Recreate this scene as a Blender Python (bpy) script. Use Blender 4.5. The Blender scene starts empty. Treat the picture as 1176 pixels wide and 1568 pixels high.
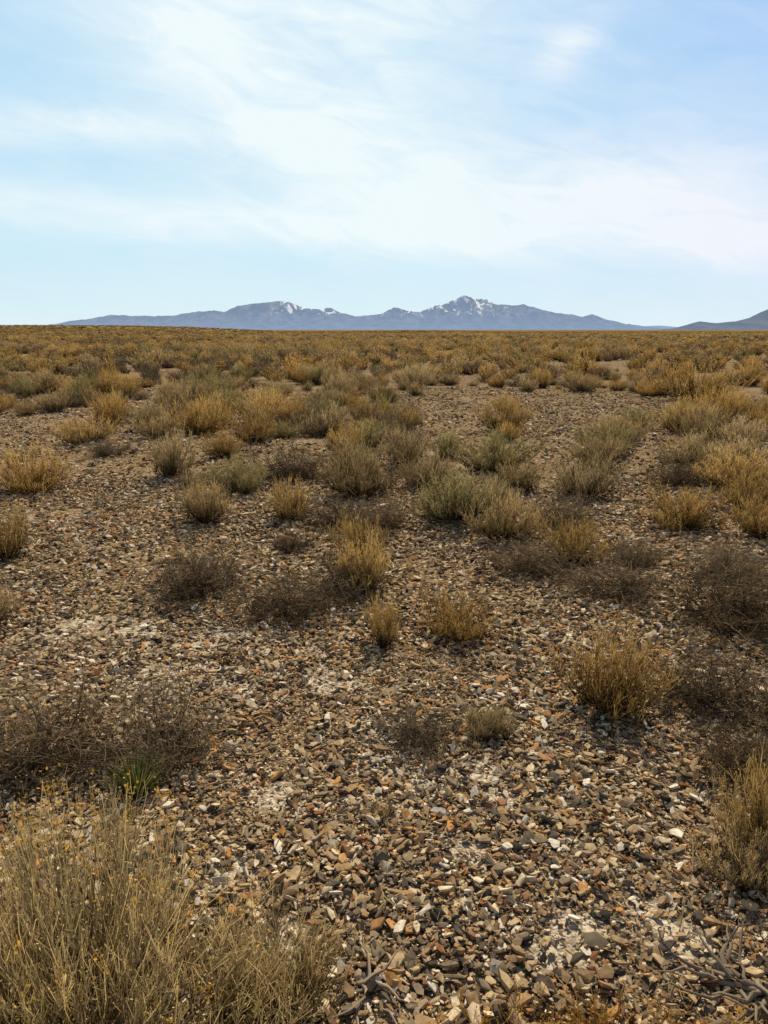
import bpy, math, random
import numpy as np
from mathutils import Vector, noise as mnoise
import bmesh

scene = bpy.context.scene
RAD = math.radians
scene.view_settings.view_transform = 'Standard'
scene.view_settings.look = 'None'
scene.view_settings.exposure = 0

# ------------------------------------------------------------------ helpers
def vnoise(x, y, sc, seed):
    r = np.random.RandomState(seed).rand(256, 256)
    x = np.asarray(x, float) / sc; y = np.asarray(y, float) / sc
    xi = np.floor(x).astype(int); yi = np.floor(y).astype(int)
    fx = x - xi; fy = y - yi
    fx = fx * fx * (3 - 2 * fx); fy = fy * fy * (3 - 2 * fy)
    a = r[xi % 256, yi % 256]; b = r[(xi + 1) % 256, yi % 256]
    c = r[xi % 256, (yi + 1) % 256]; d = r[(xi + 1) % 256, (yi + 1) % 256]
    return (a * (1 - fx) + b * fx) * (1 - fy) + (c * (1 - fx) + d * fx) * fy

def ground_h(x, y):
    x = np.asarray(x, float); y = np.asarray(y, float)
    dist = np.sqrt(x * x + y * y)
    z = (vnoise(x + 500, y + 500, 0.9, 1) - .5) * 0.06 * np.exp(-dist / 12)
    z = z + (vnoise(x + 500, y + 500, 2.7, 2) - .5) * 0.14 * np.clip(dist / 6, 0, 1) * np.exp(-dist / 60)
    z = z + (vnoise(x + 5000, y + 5000, 35, 3) - .5) * 0.6 * np.clip((dist - 20) / 80, 0, 1) * np.exp(-dist / 500)
    z = z + 3.3 * np.exp(-((y - 330) / 120) ** 2) / (1 + np.exp(np.clip((x + 66) / 16, -40, 40)))
    z = z + .9 * np.exp(-((y - 420) / 90) ** 2) * np.exp(-((x - 20) / 45) ** 2)
    return z

CRUST = [(-1.30, 4.0, .74, .22), (-.92, 3.3, .42, .20), (-1.75, 3.95, .34, .15), (-.3, 3.3, .22, .13), (.05, 2.55, .24, .11), (-.30, 2.4, .24, .11),
         (-.38, 1.95, .15, .12), (.65, 1.82, .16, .11), (.30, 2.05, .18, .09), (1.75, 3.45, .25, .12), (-.05, 2.85, .2, .1), (.15, 2.25, .2, .08), (-2.1, 3.5, .3, .12), (.95, 3.9, .3, .10)]
def crust(x, y):
    x = np.asarray(x, float); y = np.asarray(y, float)
    wx = (vnoise(x + 70, y + 70, .22, 31) - .5) * .40 + (vnoise(x + 70, y + 70, .06, 33) - .5) * .16
    wy = (vnoise(x + 90, y + 90, .22, 32) - .5) * .34 + (vnoise(x + 90, y + 90, .06, 34) - .5) * .16
    m = np.zeros_like(x)
    for cx, cy, ax, ay in CRUST:
        q = ((x + wx - cx) / ax) ** 2 + ((y + wy - cy) / ay) ** 2
        m = np.maximum(m, np.clip((1.8 - q) * .75, 0, 1))
    v = vnoise(x + 140, y + 140, .5, 35) * .4 + vnoise(x + 140, y + 140, .13, 36) * .6
    return np.maximum(m * np.clip(.12 + 1.1 * v, 0, .9), np.clip((v - .70) * 4, 0, .6))

def new_mat(name):
    m = bpy.data.materials.new(name); m.use_nodes = True
    nt = m.node_tree; nt.nodes.clear()
    return m, nt

def N(nt, t, **kw):
    n = nt.nodes.new(t)
    for k, v in kw.items():
        setattr(n, k, v)
    return n

def setin(nt, sock, v):
    if isinstance(v, bpy.types.NodeSocket): nt.links.new(v, sock)
    else: sock.default_value = v

def MATH(nt, op, a, b=None, c=None, clamp=False):
    n = N(nt, 'ShaderNodeMath', operation=op); n.use_clamp = clamp
    setin(nt, n.inputs[0], a)
    if b is not None: setin(nt, n.inputs[1], b)
    if c is not None: setin(nt, n.inputs[2], c)
    return n.outputs[0]

def MIX(nt, f, a, b, blend='MIX'):
    n = N(nt, 'ShaderNodeMix', data_type='RGBA', blend_type=blend)
    setin(nt, n.inputs[0], f)
    for s, v in ((n.inputs[6], a), (n.inputs[7], b)):
        if isinstance(v, tuple) and len(v) == 3: v = v + (1,)
        setin(nt, s, v)
    return n.outputs[2]

def RAMP(nt, f, stops, interp='LINEAR'):
    n = N(nt, 'ShaderNodeValToRGB'); cr = n.color_ramp; cr.interpolation = interp
    while len(cr.elements) < len(stops): cr.elements.new(0.5)
    for e, (p, c) in zip(cr.elements, stops):
        e.position = p
        if not isinstance(c, tuple): c = (c, c, c)
        e.color = c + (1,) if len(c) == 3 else c
    setin(nt, n.inputs[0], f)
    return n.outputs[0]

def NOISE(nt, vec, scale, detail=4, rough=.55, dist=0.0):
    n = N(nt, 'ShaderNodeTexNoise')
    n.inputs['Scale'].default_value = scale; n.inputs['Detail'].default_value = detail
    n.inputs['Roughness'].default_value = rough; n.inputs['Distortion'].default_value = dist
    if vec is not None: nt.links.new(vec, n.inputs['Vector'])
    return n.outputs['Fac']

# ------------------------------------------------------------------ world
SUN_EL, SUN_AZ = 45.0, 14.0
w = bpy.data.worlds.new("World"); scene.world = w; w.use_nodes = True
nt = w.node_tree; nt.nodes.clear()
out = N(nt, 'ShaderNodeOutputWorld'); bg = N(nt, 'ShaderNodeBackground')
bg.inputs['Strength'].default_value = 0.1
nt.links.new(bg.outputs[0], out.inputs[0])
sky = N(nt, 'ShaderNodeTexSky', sky_type='NISHITA')
sky.sun_disc = False; sky.sun_elevation = RAD(SUN_EL); sky.sun_rotation = RAD(SUN_AZ)
sky.altitude = 1500; sky.air_density = 1.0; sky.dust_density = 0.3; sky.ozone_density = 1.0
tc = N(nt, 'ShaderNodeTexCoord')
sep = N(nt, 'ShaderNodeSeparateXYZ'); nt.links.new(tc.outputs['Generated'], sep.inputs[0])
X, Y, Z = sep.outputs
az = MATH(nt, 'MULTIPLY', MATH(nt, 'ARCTAN2', X, Y), 57.2958)
el = MATH(nt, 'MULTIPLY', MATH(nt, 'ARCSINE', Z), 57.2958)
cmb = N(nt, 'ShaderNodeCombineXYZ')
nt.links.new(MATH(nt, 'MULTIPLY', az, 0.045), cmb.inputs[0])
nt.links.new(MATH(nt, 'ADD', MATH(nt, 'MULTIPLY', el, 0.14), MATH(nt, 'MULTIPLY', az, 0.025)), cmb.inputs[1])
n1 = NOISE(nt, cmb.outputs[0], 1.3, 4, .5, 0.6)
n2 = NOISE(nt, cmb.outputs[0], 3.6, 5, .58, 1.1)
def blob(a0, e0, sa, se, tilt, amp):
    da = MATH(nt, 'SUBTRACT', az, a0); de = MATH(nt, 'SUBTRACT', el, e0)
    ct, st = math.cos(RAD(tilt)), math.sin(RAD(tilt))
    p = MATH(nt, 'ADD', MATH(nt, 'MULTIPLY', da, ct / sa), MATH(nt, 'MULTIPLY', de, st / sa))
    q = MATH(nt, 'SUBTRACT', MATH(nt, 'MULTIPLY', de, ct / se), MATH(nt, 'MULTIPLY', da, st / se))
    r = MATH(nt, 'ADD', MATH(nt, 'MULTIPLY', p, p), MATH(nt, 'MULTIPLY', q, q))
    return MATH(nt, 'MULTIPLY', MATH(nt, 'EXPONENT', MATH(nt, 'MULTIPLY', r, -1.0)), amp)
blobs = [(-9, 15.5, 14, 3.0, -28, .55), (1, 10.5, 17, 3.8, -4, .6), (-2, 20, 15, 5.5, 0, .7), (-6, 6.8, 24, 1.5, -3, .75),
         (-20, 12.5, 10, 1.2, 2, .6), (23, 5.6, 9, 2.3, -8, .75), (12, 17.2, 2.5, 1.2, 35, .5), (14, 8.8, 13, 2.8, 4, .6)]
acc = None
for b in blobs:
    v = blob(*b); acc = v if acc is None else MATH(nt, 'ADD', acc, v)
nn = MATH(nt, 'ADD', MATH(nt, 'MULTIPLY', n1, 1.1), MATH(nt, 'MULTIPLY', n2, 1.1))
cl = MATH(nt, 'MULTIPLY', MATH(nt, 'ADD', acc, .26), MATH(nt, 'SUBTRACT', nn, .26))
cl = MATH(nt, 'MULTIPLY', cl, 1.0, clamp=True)
hzL = RAMP(nt, MATH(nt, 'MULTIPLY', el, 1 / 30.0, clamp=True), [(0, (6.9, 8.6, 9.3)), (.2, (5.2, 7.9, 9.5)), (.65, (3.9, 6.8, 9.4)), (1, (2.6, 4.8, 8.3))])
hzR = RAMP(nt, MATH(nt, 'MULTIPLY', el, 1 / 30.0, clamp=True), [(0, (6.9, 8.5, 9.4)), (.2, (4.9, 7.3, 9.6)), (.6, (2.8, 5.5, 9.3)), (1, (2.0, 4.0, 8.2))])
hz = MIX(nt, RAMP(nt, MATH(nt, 'MULTIPLY', MATH(nt, 'ADD', az, 26), 1 / 52.0, clamp=True), [(.5, 0.0), (1, 1.0)]), hzL, hzR)
# thin high haze, thinning towards the zenith and away from the sun
hazef = MATH(nt, 'SUBTRACT', .92, MATH(nt, 'MULTIPLY', MATH(nt, 'MAXIMUM', MATH(nt, 'SUBTRACT', el, 20), 0), .035), clamp=True)
hazef = MATH(nt, 'MULTIPLY', hazef, MATH(nt, 'ADD', MATH(nt, 'MULTIPLY', Y, .7), .45, clamp=True))
skyc = MIX(nt, hazef, sky.outputs[0], hz)
cl = MATH(nt, 'MULTIPLY', cl, MATH(nt, 'SUBTRACT', 1.0, MATH(nt, 'MULTIPLY', MATH(nt, 'MAXIMUM', MATH(nt, 'SUBTRACT', el, 24), 0), .03), clamp=True))
cloudc = MIX(nt, RAMP(nt, MATH(nt, 'MULTIPLY', MATH(nt, 'ADD', az, 26), 1 / 52.0, clamp=True), [(.55, 0.0), (1, .9)]), (8.6, 9.6, 9.85), (8.8, 9.0, 9.8))
mx = MIX(nt, cl, skyc, cloudc)
nt.links.new(mx, bg.inputs['Color'])

# ------------------------------------------------------------------ sun
sd = bpy.data.lights.new("sun", 'SUN'); sd.energy = 5.0; sd.angle = RAD(0.5); sd.color = (1.0, .89, .69)
so = bpy.data.objects.new("sun", sd); scene.collection.objects.link(so)
e, a = RAD(SUN_EL), RAD(SUN_AZ)
dv = Vector((-math.sin(a) * math.cos(e), -math.cos(a) * math.cos(e), -math.sin(e)))
so.rotation_euler = dv.to_track_quat('-Z', 'Y').to_euler()
so.location = (0, 0, 20)

# ------------------------------------------------------------------ camera
cd = bpy.data.cameras.new("camera"); co = bpy.data.objects.new("camera", cd)
scene.collection.objects.link(co); scene.camera = co
cd.sensor_fit = 'VERTICAL'; cd.sensor_height = 24; cd.lens = 24 / 2 / math.tan(RAD(67.03) / 2)
cd.clip_end = 60000; cd.clip_start = 0.05
co.location = (0, 0, 1.6); co.rotation_euler = (RAD(90 - 13.26), 0, 0)

# ------------------------------------------------------------------ ground
def ground_mat():
    m, nt = new_mat("desert_soil")
    out = N(nt, 'ShaderNodeOutputMaterial'); bs = N(nt, 'ShaderNodeBsdfDiffuse')
    nt.links.new(bs.outputs[0], out.inputs[0])
    geo = N(nt, 'ShaderNodeNewGeometry'); P = geo.outputs['Position']
    ln = N(nt, 'ShaderNodeVectorMath', operation='LENGTH'); nt.links.new(P, ln.inputs[0])
    D = ln.outputs['Value']
    big = NOISE(nt, P, 1.1, 4, .6, .3)
    sand = RAMP(nt, big, [(.36, (.19, .13, .066)), (.52, (.34, .235, .125)), (.66, (.48, .355, .205))])
    at = N(nt, 'ShaderNodeAttribute', attribute_name='crust')
    ed = NOISE(nt, P, 20, 5, .72)
    cf = MATH(nt, 'MULTIPLY', MATH(nt, 'SUBTRACT', MATH(nt, 'ADD', at.outputs['Fac'], MATH(nt, 'MULTIPLY', MATH(nt, 'SUBTRACT', ed, .5), 1.4)), .30), 2.2, clamp=True)
    sand = MIX(nt, cf, sand, (.70, .585, .42))
    fine = NOISE(nt, P, 60, 3, .7)
    sand = MIX(nt, 1.0, sand, RAMP(nt, fine, [(.3, .60), (.7, 1.12)]), 'MULTIPLY')
    v = N(nt, 'ShaderNodeTexVoronoi'); v.inputs['Scale'].default_value = 34; nt.links.new(P, v.inputs['Vector'])
    v2 = N(nt, 'ShaderNodeTexVoronoi'); v2.inputs['Scale'].default_value = 90; nt.links.new(P, v2.inputs['Vector'])
    sx = N(nt, 'ShaderNodeSeparateColor'); nt.links.new(v.outputs['Color'], sx.inputs[0])
    sx2 = N(nt, 'ShaderNodeSeparateColor'); nt.links.new(v2.outputs['Color'], sx2.inputs[0])
    pal = [(0, (.06, .048, .036)), (.2, (.18, .13, .078)), (.42, (.35, .235, .125)), (.58, (.30, .155, .065)), (.72, (.54, .41, .25)), (.88, (.16, .10, .055))]
    peb = RAMP(nt, sx.outputs[0], pal, 'CONSTANT'); peb2 = RAMP(nt, sx2.outputs[0], pal, 'CONSTANT')
    nc = MATH(nt, 'SUBTRACT', 1.0, MATH(nt, 'MULTIPLY', cf, .7))
    c = MIX(nt, MATH(nt, 'MULTIPLY', MATH(nt, 'GREATER_THAN', sx2.outputs[1], .45), nc), sand, peb2)
    c = MIX(nt, MATH(nt, 'MULTIPLY', MATH(nt, 'MULTIPLY', MATH(nt, 'GREATER_THAN', sx.outputs[1], .4), MATH(nt, 'LESS_THAN', v.outputs['Distance'], .55)), nc), c, peb)
    far = NOISE(nt, P, .12, 5, .65)
    farc = RAMP(nt, far, [(.35, (.13, .082, .032)), (.5, (.24, .155, .058)), (.65, (.36, .25, .10))])
    f = MATH(nt, 'MULTIPLY', MATH(nt, 'SUBTRACT', D, 45), 1 / 60, clamp=True)
    c = MIX(nt, f, c, farc)
    nt.links.new(c, bs.inputs['Color'])
    hgt = MATH(nt, 'ADD', MATH(nt, 'MULTIPLY', MATH(nt, 'SUBTRACT', 1.0, v.outputs['Distance']), .8), MATH(nt, 'MULTIPLY', MATH(nt, 'SUBTRACT', 1.0, v2.outputs['Distance']), .35))
    hgt = MATH(nt, 'ADD', hgt, MATH(nt, 'MULTIPLY', fine, .25))
    bp = N(nt, 'ShaderNodeBump'); bp.inputs['Strength'].default_value = .9; bp.inputs['Distance'].default_value = .018
    nt.links.new(hgt, bp.inputs['Height']); nt.links.new(bp.outputs[0], bs.inputs['Normal'])
    return m

def mesh_from(name, V, F, mats, smooth=False, attrs=None, midx=None):
    me = bpy.data.meshes.new(name)
    V = np.asarray(V, np.float32); F = np.asarray(F, np.int32); k = F.shape[1]
    me.vertices.add(len(V)); me.vertices.foreach_set('co', V.ravel())
    me.loops.add(F.size); me.loops.foreach_set('vertex_index', F.ravel())
    me.polygons.add(len(F))
    me.polygons.foreach_set('loop_start', np.arange(0, F.size, k, dtype=np.int32))
    me.polygons.foreach_set('loop_total', np.full(len(F), k, np.int32))
    if midx is not None: me.polygons.foreach_set('material_index', np.asarray(midx, np.int32))
    me.polygons.foreach_set('use_smooth', np.full(len(F), smooth))
    for m in mats: me.materials.append(m)
    if attrs:
        for an, arr in attrs.items():
            at = me.attributes.new(an, 'FLOAT', 'POINT'); at.data.foreach_set('value', np.asarray(arr, np.float32))
    me.update(calc_edges=True); me.validate()
    return me

def grid(xs, ys, hf):
    gx, gy = np.meshgrid(xs, ys)
    z = hf(gx, gy)
    V = np.stack([gx.ravel(), gy.ravel(), z.ravel()], 1)
    nx, ny = len(xs), len(ys)
    i = np.arange(nx * (ny - 1)).reshape(ny - 1, nx)[:, :-1].ravel()
    F = np.stack([i, i + 1, i + nx + 1, i + nx], 1)
    return V, F

u = np.linspace(-1, 1, 800); cs = 20000 * np.sinh(10.4 * u) / math.sinh(10.4)
V, F = grid(cs, cs + 3.0, ground_h)
go = bpy.data.objects.new("desert_ground", mesh_from("desert_ground", V, F, [ground_mat()], True, {'crust': crust(V[:, 0], V[:, 1])}))
scene.collection.objects.link(go)

# ------------------------------------------------------------------ instancing
def instancer(name, P, R, S, I, coll):
    me = bpy.data.meshes.new(name); me.vertices.add(len(P)); me.vertices.foreach_set('co', np.asarray(P, np.float32).ravel())
    a = me.attributes.new('rot', 'FLOAT_VECTOR', 'POINT'); a.data.foreach_set('vector', np.asarray(R, np.float32).ravel())
    a = me.attributes.new('scl', 'FLOAT_VECTOR', 'POINT'); a.data.foreach_set('vector', np.asarray(S, np.float32).ravel())
    a = me.attributes.new('idx', 'INT', 'POINT'); a.data.foreach_set('value', np.asarray(I, np.int32))
    ob = bpy.data.objects.new(name, me); scene.collection.objects.link(ob)
    g = bpy.data.node_groups.new(name + "_scatter", 'GeometryNodeTree')
    g.interface.new_socket(name="Geometry", in_out='INPUT', socket_type='NodeSocketGeometry')
    g.interface.new_socket(name="Geometry", in_out='OUTPUT', socket_type='NodeSocketGeometry')
    gi = g.nodes.new('NodeGroupInput'); gout = g.nodes.new('NodeGroupOutput')
    iop = g.nodes.new('GeometryNodeInstanceOnPoints')
    ci = g.nodes.new('GeometryNodeCollectionInfo'); ci.inputs['Collection'].default_value = coll
    ci.inputs['Separate Children'].default_value = True; ci.inputs['Reset Children'].default_value = True
    def na(nm, dt):
        n = g.nodes.new('GeometryNodeInputNamedAttribute'); n.data_type = dt; n.inputs['Name'].default_value = nm
        return [o for o in n.outputs if o.enabled and o.name == 'Attribute'][0]
    er = g.nodes.new('FunctionNodeEulerToRotation')
    L = g.links
    L.new(gi.outputs[0], iop.inputs['Points']); L.new(ci.outputs[0], iop.inputs['Instance'])
    iop.inputs['Pick Instance'].default_value = True
    L.new(na('idx', 'INT'), iop.inputs['Instance Index'])
    L.new(na('rot', 'FLOAT_VECTOR'), er.inputs[0]); L.new(er.outputs[0], iop.inputs['Rotation'])
    L.new(na('scl', 'FLOAT_VECTOR'), iop.inputs['Scale']); L.new(iop.outputs[0], gout.inputs[0])
    md = ob.modifiers.new("scatter", 'NODES'); md.node_group = g
    return ob

# ------------------------------------------------------------------ stones
def stone_mat():
    m, nt = new_mat("desert_stone")
    out = N(nt, 'ShaderNodeOutputMaterial'); bs = N(nt, 'ShaderNodeBsdfDiffuse')
    nt.links.new(bs.outputs[0], out.inputs[0])
    oi = N(nt, 'ShaderNodeObjectInfo'); r = oi.outputs['Random']
    c = RAMP(nt, r, [(0, (.055, .045, .036)), (.10, (.12, .096, .070)), (.20, (.24, .18, .115)), (.32, (.45, .32, .17)), (.44, (.31, .20, .10)),
                     (.53, (.38, .23, .105)), (.63, (.54, .27, .09)), (.69, (.28, .125, .055)), (.74, (.70, .55, .35)), (.85, (.52, .37, .20)), (.94, (.80, .69, .52))], 'CONSTANT')
    geo = N(nt, 'ShaderNodeNewGeometry')
    n = NOISE(nt, geo.outputs['Position'], 65, 4, .65)
    c = MIX(nt, 1.0, c, RAMP(nt, n, [(.3, .55), (.7, 1.22)]), 'MULTIPLY')
    d = NOISE(nt, geo.outputs['Position'], 9, 2, .5)
    c = MIX(nt, RAMP(nt, d, [(.45, 0.0), (.7, .45)]), c, (.46, .335, .195))
    nt.links.new(c, bs.inputs['Color'])
    return m
SM = stone_mat()
scoll = bpy.data.collections.new("stone_sources")
rnd = random.Random(4)
NST = 16
for i in range(NST):
    bm = bmesh.new()
    fl = rnd.uniform(.13, .32); asp = rnd.uniform(.45, .9)
    nv = rnd.randint(4, 6); ph0 = rnd.uniform(0, 6)
    for k in range(nv):            # angular plate: polygon outline with top and bottom facets
        th = ph0 + 2 * math.pi * (k + rnd.uniform(-.36, .36)) / nv; rr = rnd.uniform(.7, 1.05)
        bm.verts.new((.5 * rr * math.cos(th), .5 * rr * asp * math.sin(th), fl * rnd.uniform(.2, .5)))
        bm.verts.new((.5 * rr * math.cos(th) * rnd.uniform(.85, 1.08), .5 * rr * asp * math.sin(th) * rnd.uniform(.85, 1.08), -fl * rnd.uniform(.3, .5)))
    bm.verts.new((rnd.uniform(-.2, .2), rnd.uniform(-.15, .15), fl * rnd.uniform(.45, .58)))
    res = bmesh.ops.convex_hull(bm, input=bm.verts)
    dead = [g for g in res['geom_interior'] if isinstance(g, bmesh.types.BMVert)]
    if dead: bmesh.ops.delete(bm, geom=dead, context='VERTS')
    bmesh.ops.bevel(bm, geom=list(bm.edges), offset=.007, segments=1, affect='EDGES')
    me = bpy.data.meshes.new("stone"); bm.to_mesh(me); bm.free(); me.materials.append(SM)
    o = bpy.data.objects.new("stone_%s" % chr(97 + i), me); scoll.objects.link(o)

rg = np.random.RandomState(11)
def scatter_gravel(n, x0, x1, y0, y1, dens_fn, smed, ssig, smax):
    x = rg.uniform(x0, x1, n); y = rg.uniform(y0, y1, n)
    keep = rg.rand(n) < dens_fn(x, y)
    x, y = x[keep], y[keep]; n = len(x)
    s = np.clip(np.exp(rg.normal(math.log(smed), ssig, n)), smed * .4, smax)
    return x, y, s
def patch(x, y):
    v = vnoise(x + 40, y + 40, .55, 21) * .6 + vnoise(x + 40, y + 40, .22, 22) * .4
    return np.clip((v - .16) * 2.8, .2, 1) * (1 - .74 * crust(x, y))
parts = []
parts.append(scatter_gravel(112000, -3.0, 3.0, .7, 5, patch, .0250, .42, .062))
parts.append(scatter_gravel(60000, -4.8, 4.8, 5, 8.5, patch, .033, .38, .07))
parts.append(scatter_gravel(55000, -2.2, 2.2, .9, 3.6, lambda x, y: 1 - .5 * crust(x, y), .012, .35, .03))
parts.append(scatter_gravel(55000, -9, 9, 8.5, 22, lambda x, y: patch(x, y) * np.clip(1.3 - (y - 7) / 18, .3, 1), .048, .4, .09))
parts.append(scatter_gravel(320, -4, 4, 1.2, 9, patch, .062, .2, .085))
x = np.concatenate([p[0] for p in parts]); y = np.concatenate([p[1] for p in parts]); s = np.concatenate([p[2] for p in parts])
n = len(x)
z = ground_h(x, y) + s * .10 + rg.rand(n) * .011
rot = np.stack([rg.normal(0, .36, n), rg.normal(0, .36, n), rg.uniform(0, 6.283, n)], 1)
scl = np.stack([s * rg.uniform(.85, 1.45, n), s * rg.uniform(.8, 1.15, n), s * rg.uniform(.7, 1.4, n)], 1)
instancer("gravel", np.stack([x, y, z], 1), rot, scl, rg.randint(0, NST, n), scoll)

# ------------------------------------------------------------------ shrub building
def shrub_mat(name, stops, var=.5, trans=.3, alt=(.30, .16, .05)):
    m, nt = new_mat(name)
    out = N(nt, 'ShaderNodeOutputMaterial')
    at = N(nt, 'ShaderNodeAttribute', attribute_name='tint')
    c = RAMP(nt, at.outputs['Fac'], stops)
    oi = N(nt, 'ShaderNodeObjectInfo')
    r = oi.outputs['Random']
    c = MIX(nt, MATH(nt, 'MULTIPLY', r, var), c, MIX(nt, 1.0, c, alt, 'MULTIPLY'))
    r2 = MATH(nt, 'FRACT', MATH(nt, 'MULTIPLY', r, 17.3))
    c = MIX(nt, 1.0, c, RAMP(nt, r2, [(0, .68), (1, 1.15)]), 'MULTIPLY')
    df = N(nt, 'ShaderNodeBsdfDiffuse')
    if trans > 0:
        tr = N(nt, 'ShaderNodeBsdfTranslucent'); mxs = N(nt, 'ShaderNodeMixShader')
        mxs.inputs[0].default_value = trans
        nt.links.new(c, tr.inputs[0]); nt.links.new(df.outputs[0], mxs.inputs[1]); nt.links.new(tr.outputs[0], mxs.inputs[2]); nt.links.new(mxs.outputs[0], out.inputs[0])
    else: nt.links.new(df.outputs[0], out.inputs[0])
    nt.links.new(c, df.inputs[0])
    return m

M = {
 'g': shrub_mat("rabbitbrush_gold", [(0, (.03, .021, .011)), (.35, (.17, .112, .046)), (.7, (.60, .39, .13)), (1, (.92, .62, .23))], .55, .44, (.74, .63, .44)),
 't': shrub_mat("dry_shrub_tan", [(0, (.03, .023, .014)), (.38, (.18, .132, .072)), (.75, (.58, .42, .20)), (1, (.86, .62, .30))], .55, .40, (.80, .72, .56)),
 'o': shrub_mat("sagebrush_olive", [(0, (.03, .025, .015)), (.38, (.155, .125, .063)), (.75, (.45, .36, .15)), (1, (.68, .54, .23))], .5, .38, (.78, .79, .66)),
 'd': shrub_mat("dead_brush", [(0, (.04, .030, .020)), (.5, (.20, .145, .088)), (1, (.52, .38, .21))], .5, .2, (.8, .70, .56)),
 'n': shrub_mat("green_grass", [(0, (.05, .06, .02)), (.5, (.10, .13, .03)), (1, (.34, .33, .10))], .2, .35, (1, 1, 1)),
 'f': shrub_mat("golden_flower", [(0, (.55, .30, .04)), (1, (.85, .48, .07))], .2, .3, (1, 1, 1)),
 'r': shrub_mat("orange_ground_plant", [(0, (.14, .07, .02)), (.5, (.50, .27, .07)), (1, (.80, .46, .13))], .2, .3, (1, .9, .8)),
 'v': shrub_mat("green_leaf", [(0, (.09, .09, .03)), (1, (.38, .34, .12))], .2, .3, (1, 1, 1)),
 'b': shrub_mat("flowering_brush_stems", [(0, (.035, .026, .015)), (.4, (.26, .19, .095)), (.8, (.76, .56, .25)), (1, (.95, .69, .27))], 0, .42, (1, 1, 1)),
}

class MB:
    def __init__(s, seed): s.V = []; s.F = []; s.T = []; s.M = []; s.n = 0; s.r = np.random.RandomState(seed)
    def add(s, V, F, T, mi):
        s.V.append(V); s.F.append(F + s.n); s.T.append(T); s.M.append(np.full(len(F), mi)); s.n += len(V)
    def ribbons(s, P0, P1, P2, w0, w1, ns, t0, t1, mi=0, tn=.12):
        n = len(P0); k = ns + 1; q = np.linspace(0, 1, k)[None, :, None]
        C = (1 - q) ** 2 * P0[:, None] + 2 * q * (1 - q) * P1[:, None] + q * q * P2[:, None]
        ax = P2 - P0; rv = s.r.normal(size=(n, 3)); sd = np.cross(ax, rv)
        sd /= (np.linalg.norm(sd, axis=1, keepdims=True) + 1e-9)
        wd = (w0 + (w1 - w0) * q) * .5
        V = np.stack([C - sd[:, None] * wd, C + sd[:, None] * wd], 2).reshape(-1, 3)
        b = (np.arange(n) * k * 2)[:, None] + (np.arange(ns) * 2)[None]
        b = b.ravel(); F = np.stack([b, b + 1, b + 3, b + 2], 1)
        T = np.clip((t0 + (t1 - t0) * q[:, :, 0]) + s.r.normal(0, tn, (n, 1)), 0, 1)
        s.add(V, F, np.repeat(T.ravel(), 2), mi)
    def leaves(s, P, size, t, mi=0, asp=.45):
        n = len(P); a = s.r.normal(size=(n, 3)); a /= np.linalg.norm(a, axis=1, keepdims=True)
        b = np.cross(a, s.r.normal(size=(n, 3))); b /= np.linalg.norm(b, axis=1, keepdims=True)
        sz = (size * s.r.uniform(.6, 1.4, n))[:, None] * .5
        V = np.stack([P - a * sz, P - b * sz * asp, P + a * sz, P + b * sz * asp], 1).reshape(-1, 3)
        i = np.arange(n) * 4; F = np.stack([i, i + 1, i + 2, i + 3], 1)
        s.add(V, F, np.repeat(np.clip(t + s.r.normal(0, .15, n), 0, 1), 4), mi)
    def mesh(s, name, mats):
        return mesh_from(name, np.concatenate(s.V), np.concatenate(s.F), mats, False, {'tint': np.concatenate(s.T)}, np.concatenate(s.M))

def bez(P0, P1, P2, t): t = t[:, None]; return (1 - t) ** 2 * P0 + 2 * t * (1 - t) * P1 + t * t * P2
def nrm(a): return a / (np.linalg.norm(a, axis=1, keepdims=True) + 1e-9)

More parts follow.
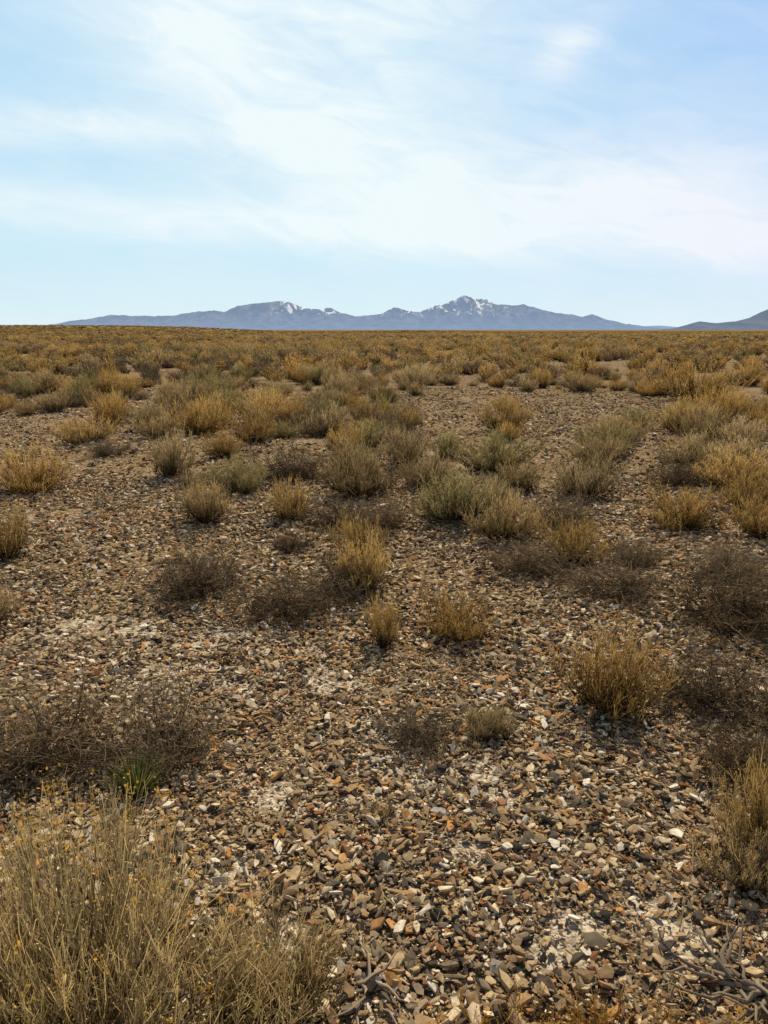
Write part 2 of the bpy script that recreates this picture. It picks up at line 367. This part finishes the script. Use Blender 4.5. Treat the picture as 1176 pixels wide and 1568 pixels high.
def shrub(name, seed, mats, W=.6, H=.42, nm=60, nt_=11, nf=3, ws=1.0, tips=.6, tipsz=.008, up=.7, dome=.8, crook=.02, tl=1.0, dead=False, mit=0, minz=.7):
    b = MB(seed); r = b.r
    ph = r.uniform(0, 6.283, nm); sr = np.sqrt(r.rand(nm))
    p1, p2, p3 = r.uniform(0, 6.28, 3)
    lobe = 1 + .20 * np.sin(2 * ph + p1) + .16 * np.sin(3 * ph + p2) + .1 * np.sin(5 * ph + p3)
    hv = 1 + .24 * np.sin(3 * ph + p3) * sr + .14 * np.sin(ph + p1)
    E = np.stack([W / 2 * sr * lobe * np.cos(ph), W / 2 * sr * lobe * np.sin(ph), H * .82 * hv * np.sqrt(1 - dome * sr ** 2) * r.uniform(minz, 1.0, nm)], 1)
    B = np.stack([E[:, 0] * .22, E[:, 1] * .22, np.full(nm, -.01)], 1) + r.normal(0, .014, (nm, 3)) * [1, 1, 0]
    C = E * [.62, .62, .35] + r.normal(0, crook, (nm, 3))
    b.ribbons(B, C, E, .008 * ws, .003 * ws, 5, 0, .45)  # dark low tint: woody stem colour plus painted shade at the base
    i = np.repeat(np.arange(nm), nt_); t = r.uniform(.12, 1, len(i))
    P = bez(B[i], C[i], E[i], t); T = nrm(E[i] - C[i])
    d = nrm(T * (.3 if dead else .9) + r.normal(0, .7 if dead else .36, (len(i), 3)) + [0, 0, .05 if dead else up])
    L = r.uniform(.05, .15, len(i))[:, None] * tl * (.5 + .5 * t[:, None]) * (W / .6) ** .5
    Q = P + d * L; Q[:, 2] = np.maximum(Q[:, 2], .004)
    mid = (P + Q) / 2 + r.normal(0, .012 if dead else .006, P.shape)
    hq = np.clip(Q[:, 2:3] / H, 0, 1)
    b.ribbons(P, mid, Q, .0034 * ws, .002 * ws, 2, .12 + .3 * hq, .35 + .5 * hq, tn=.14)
    if nf:
        j = np.repeat(np.arange(len(P)), nf); t2 = r.uniform(.25, 1, len(j))
        P2 = bez(P[j], mid[j], Q[j], t2)
        d2 = nrm(d[j] * .8 + r.normal(0, .8 if dead else .4, P2.shape) + [0, 0, 0 if dead else up * .7])
        Q2 = P2 + d2 * r.uniform(.02, .075, len(j))[:, None] * tl
        Q2[:, 2] = np.maximum(Q2[:, 2], .004)
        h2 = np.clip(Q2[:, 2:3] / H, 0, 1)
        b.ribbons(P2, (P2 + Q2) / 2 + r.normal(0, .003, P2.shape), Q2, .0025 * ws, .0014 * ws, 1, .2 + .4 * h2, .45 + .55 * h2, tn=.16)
        if tips > 0:
            k = r.rand(len(Q2)) < tips
            b.leaves(Q2[k] + r.normal(0, .003, (k.sum(), 3)), tipsz, .85, mit)
            k = r.rand(len(P2)) < tips * .5
            b.leaves(P2[k], tipsz, .5, 0)
    elif tips > 0:
        k = r.rand(len(Q)) < tips
        b.leaves(Q[k], tipsz, .8, mit); b.leaves(P[k], tipsz, .4, mit)
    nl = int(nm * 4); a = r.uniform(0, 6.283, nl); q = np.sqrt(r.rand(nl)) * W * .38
    b.leaves(np.stack([q * np.cos(a), q * np.sin(a), r.uniform(0, .10, nl) * H / .4], 1), .026, .03, 0)  # dark inner core: shade under the shrub painted into the tint
    return b.mesh(name, mats)

def put(name, me, x, y, sx, sz, rz, tilt=(0, 0)):
    o = bpy.data.objects.new(name, me); o.location = (x, y, float(ground_h(x, y)))
    o.scale = (sx, sx, sz); o.rotation_euler = (tilt[0], tilt[1], rz)
    scene.collection.objects.link(o); return o

NEAR = {}
for k, kw in {'g': dict(up=.9, tips=.8, nm=80, tipsz=.009), 't': dict(up=.8, tips=.6, nm=85), 'o': dict(up=.6, tips=.8, tipsz=.010, nm=85, nt_=12),
              'd': dict(dead=True, tips=.25, tipsz=.010, nm=46, nt_=14, nf=3, crook=.05, tl=1.25, H=.42, minz=.35)}.items():
    NEAR[k] = [shrub("shrub_" + k, 100 + 17 * i + ord(k), [M[k]], **kw) for i in range(4 if k != 'd' else 3)]
NAMES = {'g': 'rabbitbrush_shrub', 't': 'dry_shrub', 'o': 'sagebrush_shrub', 'd': 'dead_brush'}
near = [
 ('g',-3.61,7.8,.80,.46),('t',-2.37,8.5,.52,.56),('t',-1.52,6.4,.48,.40),('o',-1.45,7.6,.55,.38),('g',-.81,6.5,.42,.36),
 ('d',-1.05,8.3,.85,.50),('g',-.54,10.1,.55,.42),('t',-.24,7.3,.75,.52),('t',.25,9.1,.62,.52),('o',.8,9.8,.45,.35),
 ('o',.63,6.5,.80,.46),('t',.94,5.9,.58,.40),('o',1.31,8.9,.88,.46),('t',1.38,7.8,.5,.35),('d',1.52,6.4,.6,.34),
 ('g',1.32,5.25,.52,.33),('d',1.0,5.05,.6,.30),('t',2.02,7.6,.70,.46),('o',2.95,10.1,.85,.45),('g',2.54,6.3,.66,.36),
 ('g',3.05,6.0,.55,.36),('d',3.15,8.1,.65,.40),('g',3.7,7.95,.85,.42),('t',4.7,10.4,.95,.45),('t',3.7,9.4,.7,.40),
 ('d',-1.15,4.65,.72,.40),('d',-.56,4.25,.66,.32),('g',-.12,4.7,.42,.36),('g',0.0,3.75,.22,.28),('g',.38,3.88,.46,.22),
 ('g',-.16,5.4,.42,.34),('d',-.25,4.6,.5,.30),('d',-.02,6.2,.5,.35),('d',1.43,4.55,.6,.28),('d',1.95,4.1,.85,.42),('g',.98,3.07,.46,.38),('d',1.42,3.15,.55,.34),
 ('d',.14,2.77,.34,.15),('d',-.86,2.7,.52,.30),('d',-1.3,2.65,.65,.32),
 ('g',1.22,2.15,.36,.36),('t',1.08,2.0,.3,.2),('g',-2.68,5.25,.40,.40),('t',-2.2,4.0,.35,.26),('d',-.7,5.6,.3,.2),
 ('g',-4.26,11.0,.78,.42),('d',-3.5,9.7,.5,.3),('g',-2.9,12.1,1.0,.6),('g',-1.86,11,.65,.42),('d',0.0,12.6,1.05,.55),('o',4.3,13,.6,.35),
 ('g',7.0,15.7,.9,.5),('g',7.2,17.9,1.9,.85),('t',-3.7,12.6,.9,.55),('g',-1.6,13.5,.8,.5),('t',-.9,12.2,.8,.5),('o',-.2,10.6,.6,.4),('g',2.35,15,.6,.4),
 ('d',1.75,2.9,.6,.36),('d',1.35,2.6,.4,.25),('d',-.4,6.3,.5,.32),('d',.6,7.6,.6,.34),('t',.45,7.9,.6,.40),('t',1.0,6.9,.45,.32),
 ('d',-2.0,8.0,.4,.25),('t',2.6,9.2,.7,.40),('g',3.4,7.0,.5,.35),('t',-.35,8.6,.6,.42),('g',-2.0,9.6,.5,.36),('t',-3.3,11.3,.6,.4),
 ('d',2.3,4.9,.6,.35),('d',1.75,5.2,.4,.25),('t',4.1,9.0,.8,.40),('t',5.1,9.2,.8,.42),('t',3.5,11.4,.8,.42),('g',1.8,11.2,.4,.3),('d',.35,10.6,.7,.4),
]
rr = random.Random(8)
for i, (k, x_, y_, W_, H_) in enumerate(near):
    ms = NEAR[k]
    put(NAMES[k], ms[i % len(ms)], x_, y_, W_ / .6 * 1.10, H_ / .42 * 1.0, rr.uniform(0, 6.28), (rr.uniform(-.10, .10), rr.uniform(-.10, .10)))

# big flowering foreground rabbitbrush
me = shrub("flowering_rabbitbrush", 901, [M['b'], M['f']], W=.90, H=.56, nm=220, nt_=14, nf=3, ws=.72, tips=.55, tipsz=.0065, up=.85, mit=0)
big = put("flowering_rabbitbrush", me, -.72, 1.50, 1, 1, .4)
b = MB(77); n = 130
ph = b.r.uniform(0, 6.283, n); q = np.sqrt(b.r.rand(n)) * .43
E = np.stack([q * np.cos(ph), q * np.sin(ph), .56 * np.sqrt(1 - (q / .48) ** 2) * b.r.uniform(.8, 1.13, n)], 1)
B0 = E * [.4, .4, .3]
b.ribbons(B0, E * [.8, .8, .6] + b.r.normal(0, .03, E.shape), E, .0025, .0016, 4, .4, .9)
j = np.repeat(np.arange(n), 9); P = E[j] + b.r.normal(0, 1, (len(j), 3)) * [.010, .010, .018]
b.leaves(P, .008, .7, 1, .7)
o = bpy.data.objects.new("flower_stalks", b.mesh("flower_stalks", [M['b'], M['f']])); scene.collection.objects.link(o); o.parent = big
me = shrub("leafy_shrub", 902, [M['t'], M['v']], W=.40, H=.22, nm=80, nt_=11, nf=3, ws=.8, tips=.6, tipsz=.009, up=.6, mit=1)
put("leafy_shrub", me, -.28, 1.51, 1, 1, 0)
put("leafy_shrub", me, .42, 2.8, .55, .5, 2)
def tuft(name, seed, mats, n, R, H, w_):
    b = MB(seed); r = b.r; ph = r.uniform(0, 6.283, n); s_ = np.sqrt(r.rand(n))
    E = np.stack([R * s_ * np.cos(ph), R * s_ * np.sin(ph), H * r.uniform(.45, 1, n) * (1 - .3 * s_)], 1)
    B0 = np.stack([E[:, 0] * .3, E[:, 1] * .3, np.full(n, -.005)], 1)
    b.ribbons(B0, E * [.5, .5, .65], E, w_, w_ * .3, 4, 0, .9)
    return b.mesh(name, mats)
put("green_grass_tuft", tuft("green_grass_tuft", 5, [M['n']], 320, .12, .19, .0035), -.87, 2.42, 1, 1, 0)
put("dry_grass_tuft", tuft("dry_grass_tuft", 6, [M['g']], 70, .05, .08, .002), 0.0, 2.26, 1, 1, 0)
me = shrub("orange_ground_plant", 905, [M['r'], M['f']], W=.36, H=.10, nm=30, nt_=8, nf=3, ws=.6, tips=.9, tipsz=.007, up=.4, mit=1, tl=.6)
for x_, y_, s_ in ((.14, 1.39, .7), (.34, 1.42, .9), (.54, 1.42, 1.0), (.74, 1.39, .9)):
    put("orange_ground_plant", me, x_, y_, s_, s_, x_ * 9)

# dead wood, bottom right
def tubes(name, lines, mat):
    Vs = []; Fs = []; Ts = []; n0 = 0; S = 7
    for pts, r0, r1 in lines:
        pts = [Vector(p) for p in pts]; k = len(pts)
        for i, p in enumerate(pts):
            t = (pts[min(i + 1, k - 1)] - pts[max(i - 1, 0)]).normalized()
            u_ = t.orthogonal().normalized(); v_ = t.cross(u_); rad = r0 + (r1 - r0) * i / (k - 1)
            for a in range(S):
                an = 2 * math.pi * a / S; rr_ = rad * (1 + .25 * math.sin(a * 2.3 + i))
                Vs.append(p + (u_ * math.cos(an) + v_ * math.sin(an)) * rr_); Ts.append(.4 + .6 * (a % 3) / 2)
        for i in range(k - 1):
            for a in range(S):
                Fs.append((n0 + i * S + a, n0 + i * S + (a + 1) % S, n0 + (i + 1) * S + (a + 1) % S, n0 + (i + 1) * S + a))
        n0 += k * S
    return mesh_from(name, [tuple(v) for v in Vs], Fs, [mat], True, {'tint': Ts})
rw = random.Random(3); lines = []
for q in range(16):
    a0 = rw.uniform(0, 6.28); p = Vector((rw.uniform(-.04, .04), rw.uniform(-.04, .04), .01)); pts = [tuple(p)]
    for k in range(6):
        a0 += rw.uniform(-.7, .7); p = p + Vector((math.cos(a0) * .03, math.sin(a0) * .03, rw.uniform(-.008, .016))); p.z = max(p.z, .006); pts.append(tuple(p))
    lines.append((pts, rw.uniform(.004, .009), .0015))
dwm = shrub_mat("weathered_wood", [(0, (.10, .08, .06)), (1, (.40, .31, .21))], .1, 0, (1, 1, 1))
put("dead_branch", tubes("dead_branch", lines, dwm), .90, 1.60, 1.1, 1.3, 0)
put("dead_branch", tubes("dead_branch", lines[:8], dwm), -.05, 1.60, .9, .7, 2)
st = [([(0, 0, .0), (.03, .05, .06), (.07, .11, .12), (.10, .19, .15)], .0018, .001)]
put("dry_stalk", tubes("dry_stalk", st, shrub_mat("straw", [(0, (.5, .4, .22)), (1, (.6, .5, .3))], 0, .2, (1, 1, 1))), .80, 1.78, 1, 1, 0)

# fallen twigs on the ground
b = MB(66); r = b.r; n = 3600
x = r.uniform(-3, 3, n); y = r.uniform(1.2, 7, n); kp = vnoise(x + 9, y + 9, .8, 44) > .42
x, y = x[kp], y[kp]; n = len(x); z = ground_h(x, y) + r.uniform(.008, .03, n)
P = np.stack([x, y, z], 1); an = r.uniform(0, 6.283, n); L = r.uniform(.02, .10, n)
Q = P + np.stack([np.cos(an) * L, np.sin(an) * L, r.normal(0, .008, n)], 1)
b.ribbons(P, (P + Q) / 2 + r.normal(0, .005, P.shape), Q, .0028, .0015, 2, .3, .9, tn=.25)
o = bpy.data.objects.new("fallen_twigs", b.mesh("fallen_twigs", [M['t']])); scene.collection.objects.link(o)

# ------------------------------------------------------------------ scrub over the plain
vcoll = bpy.data.collections.new("scrub_sources")
for k in 'dgot':
    for i in range(2):
        o = bpy.data.objects.new("plant_a_%s_%d" % (k, i), NEAR[k][i]); vcoll.objects.link(o)
for k in 'dgot':
    mm = shrub("mid_" + k, 300 + ord(k), [M[k]], nm=36, nt_=9, nf=2, ws=2.4, tips=1.0, tipsz=.028, up=.7, minz=.6)
    o = bpy.data.objects.new("plant_b_%s" % k, mm); vcoll.objects.link(o)
for k in 'dgot':
    mm = shrub("far_" + k, 400 + ord(k), [M[k]], nm=22, nt_=8, nf=0, ws=5, tips=1.0, tipsz=.075, up=.8, minz=.6)
    o = bpy.data.objects.new("plant_c_%s" % k, mm); vcoll.objects.link(o)
rs = np.random.RandomState(5)
PX, PY, SC, IX = [], [], [], []
def band(y0, y1, cell, lod, smed, thr=.30):
    xs = np.arange(-(y1 * .72 + 8), y1 * .72 + 8, cell); ys = np.arange(y0, y1, cell)
    gx, gy = np.meshgrid(xs, ys); gx = gx.ravel() + rs.uniform(-.5, .5, gx.size) * cell; gy = gy.ravel() + rs.uniform(-.5, .5, gy.size) * cell
    k = np.abs(gx) < gy * .68 + 8
    if y0 < 12:
        k &= (gy > 11.0) | (np.abs(gx) > gy * .5 + 1.3)
        k &= ~((np.abs(gx) < 5) & (gy < 9))
    k &= ~((((gx - 3.3) / 3.1) ** 2 + ((gy - 16.0) / 3.6) ** 2) < 1)
    k &= ~((((gx - 8.5) / 2.2) ** 2 + ((gy - 22) / 1.6) ** 2) < 1)
    k &= ~((((gx + 7) / 2.0) ** 2 + ((gy - 13) / 1.2) ** 2) < 1)
    k &= (vnoise(gx + 900, gy + 900, 4.0, 71) * .6 + vnoise(gx + 900, gy + 900, 1.6, 72) * .4 > thr + np.clip((20 - gy) * .018, 0, .15))
    gx, gy = gx[k], gy[k]; n = len(gx)
    s = smed * np.exp(rs.normal(0, .36, n)); pat = vnoise(gx + 3000, gy + 3000, 6, 73) * .8 + .1 + rs.normal(0, .25, n)
    kind = np.where(pat < .28, 0, np.where(pat < .58, 1, np.where(pat < .69, 2, 3)))   # d g o t
    idx = kind * 2 + rs.randint(0, 2, n) if lod == 0 else 4 + 4 * lod + kind
    PX.append(gx); PY.append(gy); SC.append(s); IX.append(idx)
band(3, 26, 1.0, 0, 1.05, .31)
band(26, 90, 1.3, 1, 1.28, .32)
band(90, 260, 2.2, 2, 1.8, .22)
band(260, 800, 5.2, 2, 3.2, .2)
gx = np.concatenate(PX); gy = np.concatenate(PY); s = np.concatenate(SC); ix = np.concatenate(IX); n = len(gx)
sv = np.stack([s, s, np.minimum(s, 1.4) * rs.uniform(.7, 1.3, n) * np.where(gy > 200, .75, 1)], 1)
instancer("sagebrush_scrub", np.stack([gx, gy, ground_h(gx, gy) - .01], 1), np.stack([rs.normal(0, .07, n), rs.normal(0, .07, n), rs.uniform(0, 6.28, n)], 1), sv, ix, vcoll)
print("SCRUB", n)

# ------------------------------------------------------------------ mountains
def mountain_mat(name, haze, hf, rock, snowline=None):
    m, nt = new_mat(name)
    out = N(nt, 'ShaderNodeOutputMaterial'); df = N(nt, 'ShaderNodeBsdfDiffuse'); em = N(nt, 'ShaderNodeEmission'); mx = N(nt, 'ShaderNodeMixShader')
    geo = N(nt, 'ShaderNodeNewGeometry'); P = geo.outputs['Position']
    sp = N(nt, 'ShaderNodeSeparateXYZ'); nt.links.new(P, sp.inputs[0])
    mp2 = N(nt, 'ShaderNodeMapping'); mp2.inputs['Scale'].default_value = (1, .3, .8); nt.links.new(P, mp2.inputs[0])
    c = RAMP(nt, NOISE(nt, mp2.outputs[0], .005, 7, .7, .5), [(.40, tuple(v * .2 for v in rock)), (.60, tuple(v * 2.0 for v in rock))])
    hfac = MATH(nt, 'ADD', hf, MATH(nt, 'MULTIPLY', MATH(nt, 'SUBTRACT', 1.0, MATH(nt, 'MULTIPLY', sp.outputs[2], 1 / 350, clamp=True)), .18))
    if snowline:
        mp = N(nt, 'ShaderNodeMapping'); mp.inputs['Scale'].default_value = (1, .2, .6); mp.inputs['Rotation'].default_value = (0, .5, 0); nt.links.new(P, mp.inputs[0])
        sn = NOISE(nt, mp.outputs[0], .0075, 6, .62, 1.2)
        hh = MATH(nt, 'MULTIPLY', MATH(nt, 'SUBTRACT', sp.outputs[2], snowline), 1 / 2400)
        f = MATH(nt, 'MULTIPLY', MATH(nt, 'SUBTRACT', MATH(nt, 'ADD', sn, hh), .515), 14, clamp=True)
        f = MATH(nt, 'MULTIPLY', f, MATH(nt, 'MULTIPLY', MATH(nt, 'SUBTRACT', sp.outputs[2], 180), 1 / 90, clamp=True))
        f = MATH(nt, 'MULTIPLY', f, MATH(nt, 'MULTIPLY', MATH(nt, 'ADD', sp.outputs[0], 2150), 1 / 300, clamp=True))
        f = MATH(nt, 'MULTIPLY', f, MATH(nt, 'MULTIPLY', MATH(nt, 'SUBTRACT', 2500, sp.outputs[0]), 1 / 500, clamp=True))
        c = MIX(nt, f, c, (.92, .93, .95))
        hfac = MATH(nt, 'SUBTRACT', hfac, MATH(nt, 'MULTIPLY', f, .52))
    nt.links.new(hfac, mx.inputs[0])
    nt.links.new(c, df.inputs[0]); em.inputs[0].default_value = haze + (1,)  # aerial haze painted into the material as constant blue emission
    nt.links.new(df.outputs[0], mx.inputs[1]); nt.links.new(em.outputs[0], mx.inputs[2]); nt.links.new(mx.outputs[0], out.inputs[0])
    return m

def range_mesh(name, prof, Y0, depth, mat, step, seed, rough=.65, jag=10):
    k = Y0 / 1.027 / 1184
    px = np.array([(p[0] - 588) * k for p in prof]); pz = np.array([(505 - p[1]) * .974 * k for p in prof])
    xs = np.arange(px[0], px[-1] + step, step); ys = np.linspace(Y0 - depth, Y0 + depth * .6, 120)
    H = np.interp(xs, px, pz)
    H = H + np.array([mnoise.fractal(Vector((xx * .006, seed, 3)), .7, 2.2, 5) for xx in xs]) * jag * np.clip(H / 200, 0, 1.6)
    V = []
    for yy in ys:
        for i, xx in enumerate(xs):
            d = (yy - Y0) / (depth if yy < Y0 else depth * .6)
            fall = 1 - abs(d)
            sc = 1 / (depth * .32)
            rn = mnoise.ridged_multi_fractal(Vector((xx * sc * 2.6, yy * sc * .55, seed)), .75, 2.1, 6, 1.0, 2.0) / 2.2
            f = max(fall, 0) ** 1.15
            z = H[i] * (f + rough * (rn - .95) * min(1, abs(d) * 5) * f * 1.2)
            V.append((xx, yy, z - 4))
    nx, ny = len(xs), len(ys)
    i = np.arange(nx * (ny - 1)).reshape(ny - 1, nx)[:, :-1].ravel()
    F = np.stack([i, i + 1, i + nx + 1, i + nx], 1)
    o = bpy.data.objects.new(name, mesh_from(name, np.array(V), F, [mat], True)); scene.collection.objects.link(o)
    return o
main = [(30, 506), (70, 499), (110, 491), (150, 486), (170, 481), (200, 483), (240, 483), (270, 482), (300, 477), (330, 475), (345, 477), (365, 468), (395, 464), (430, 460), (450, 463), (470, 471), (490, 473), (508, 471), (525, 479), (545, 484), (570, 482),
        (585, 479), (603, 469), (620, 474), (640, 478), (665, 468), (685, 463), (700, 455), (708, 450), (722, 456), (740, 457), (760, 465), (785, 467), (800, 465), (825, 473), (850, 478), (875, 481), (890, 485), (905, 480), (925, 488), (945, 492), (970, 500), (1000, 507)]
range_mesh("mountain_range", main, 15000, 3200, mountain_mat("mountain_rock_painted_haze", (.28, .385, .55), .68, (.13, .125, .125), 380), 20, 3.3)
range_mesh("distant_ridge", [(900, 507), (940, 496), (965, 496), (985, 499), (1010, 498), (1035, 500), (1060, 507)], 19000, 1500, mountain_mat("far_ridge_painted_haze", (.32, .43, .60), .80, (.10, .1, .1)), 60, 9.1)
range_mesh("distant_ridge", [(-160, 507), (-90, 494), (-30, 498), (0, 497), (20, 500), (40, 507)], 19500, 1500, mountain_mat("far_ridge_painted_haze", (.32, .43, .60), .80, (.10, .1, .1)), 60, 9.7)
range_mesh("foothills", [(1010, 507), (1045, 498), (1070, 491), (1095, 494), (1125, 491), (1145, 486), (1160, 477), (1180, 469), (1210, 462), (1260, 455), (1330, 470), (1420, 485), (1500, 507)], 9000, 1500, mountain_mat("foothill_painted_haze", (.20, .26, .36), .60, (.10, .09, .075)), 25, 5.5, jag=5)
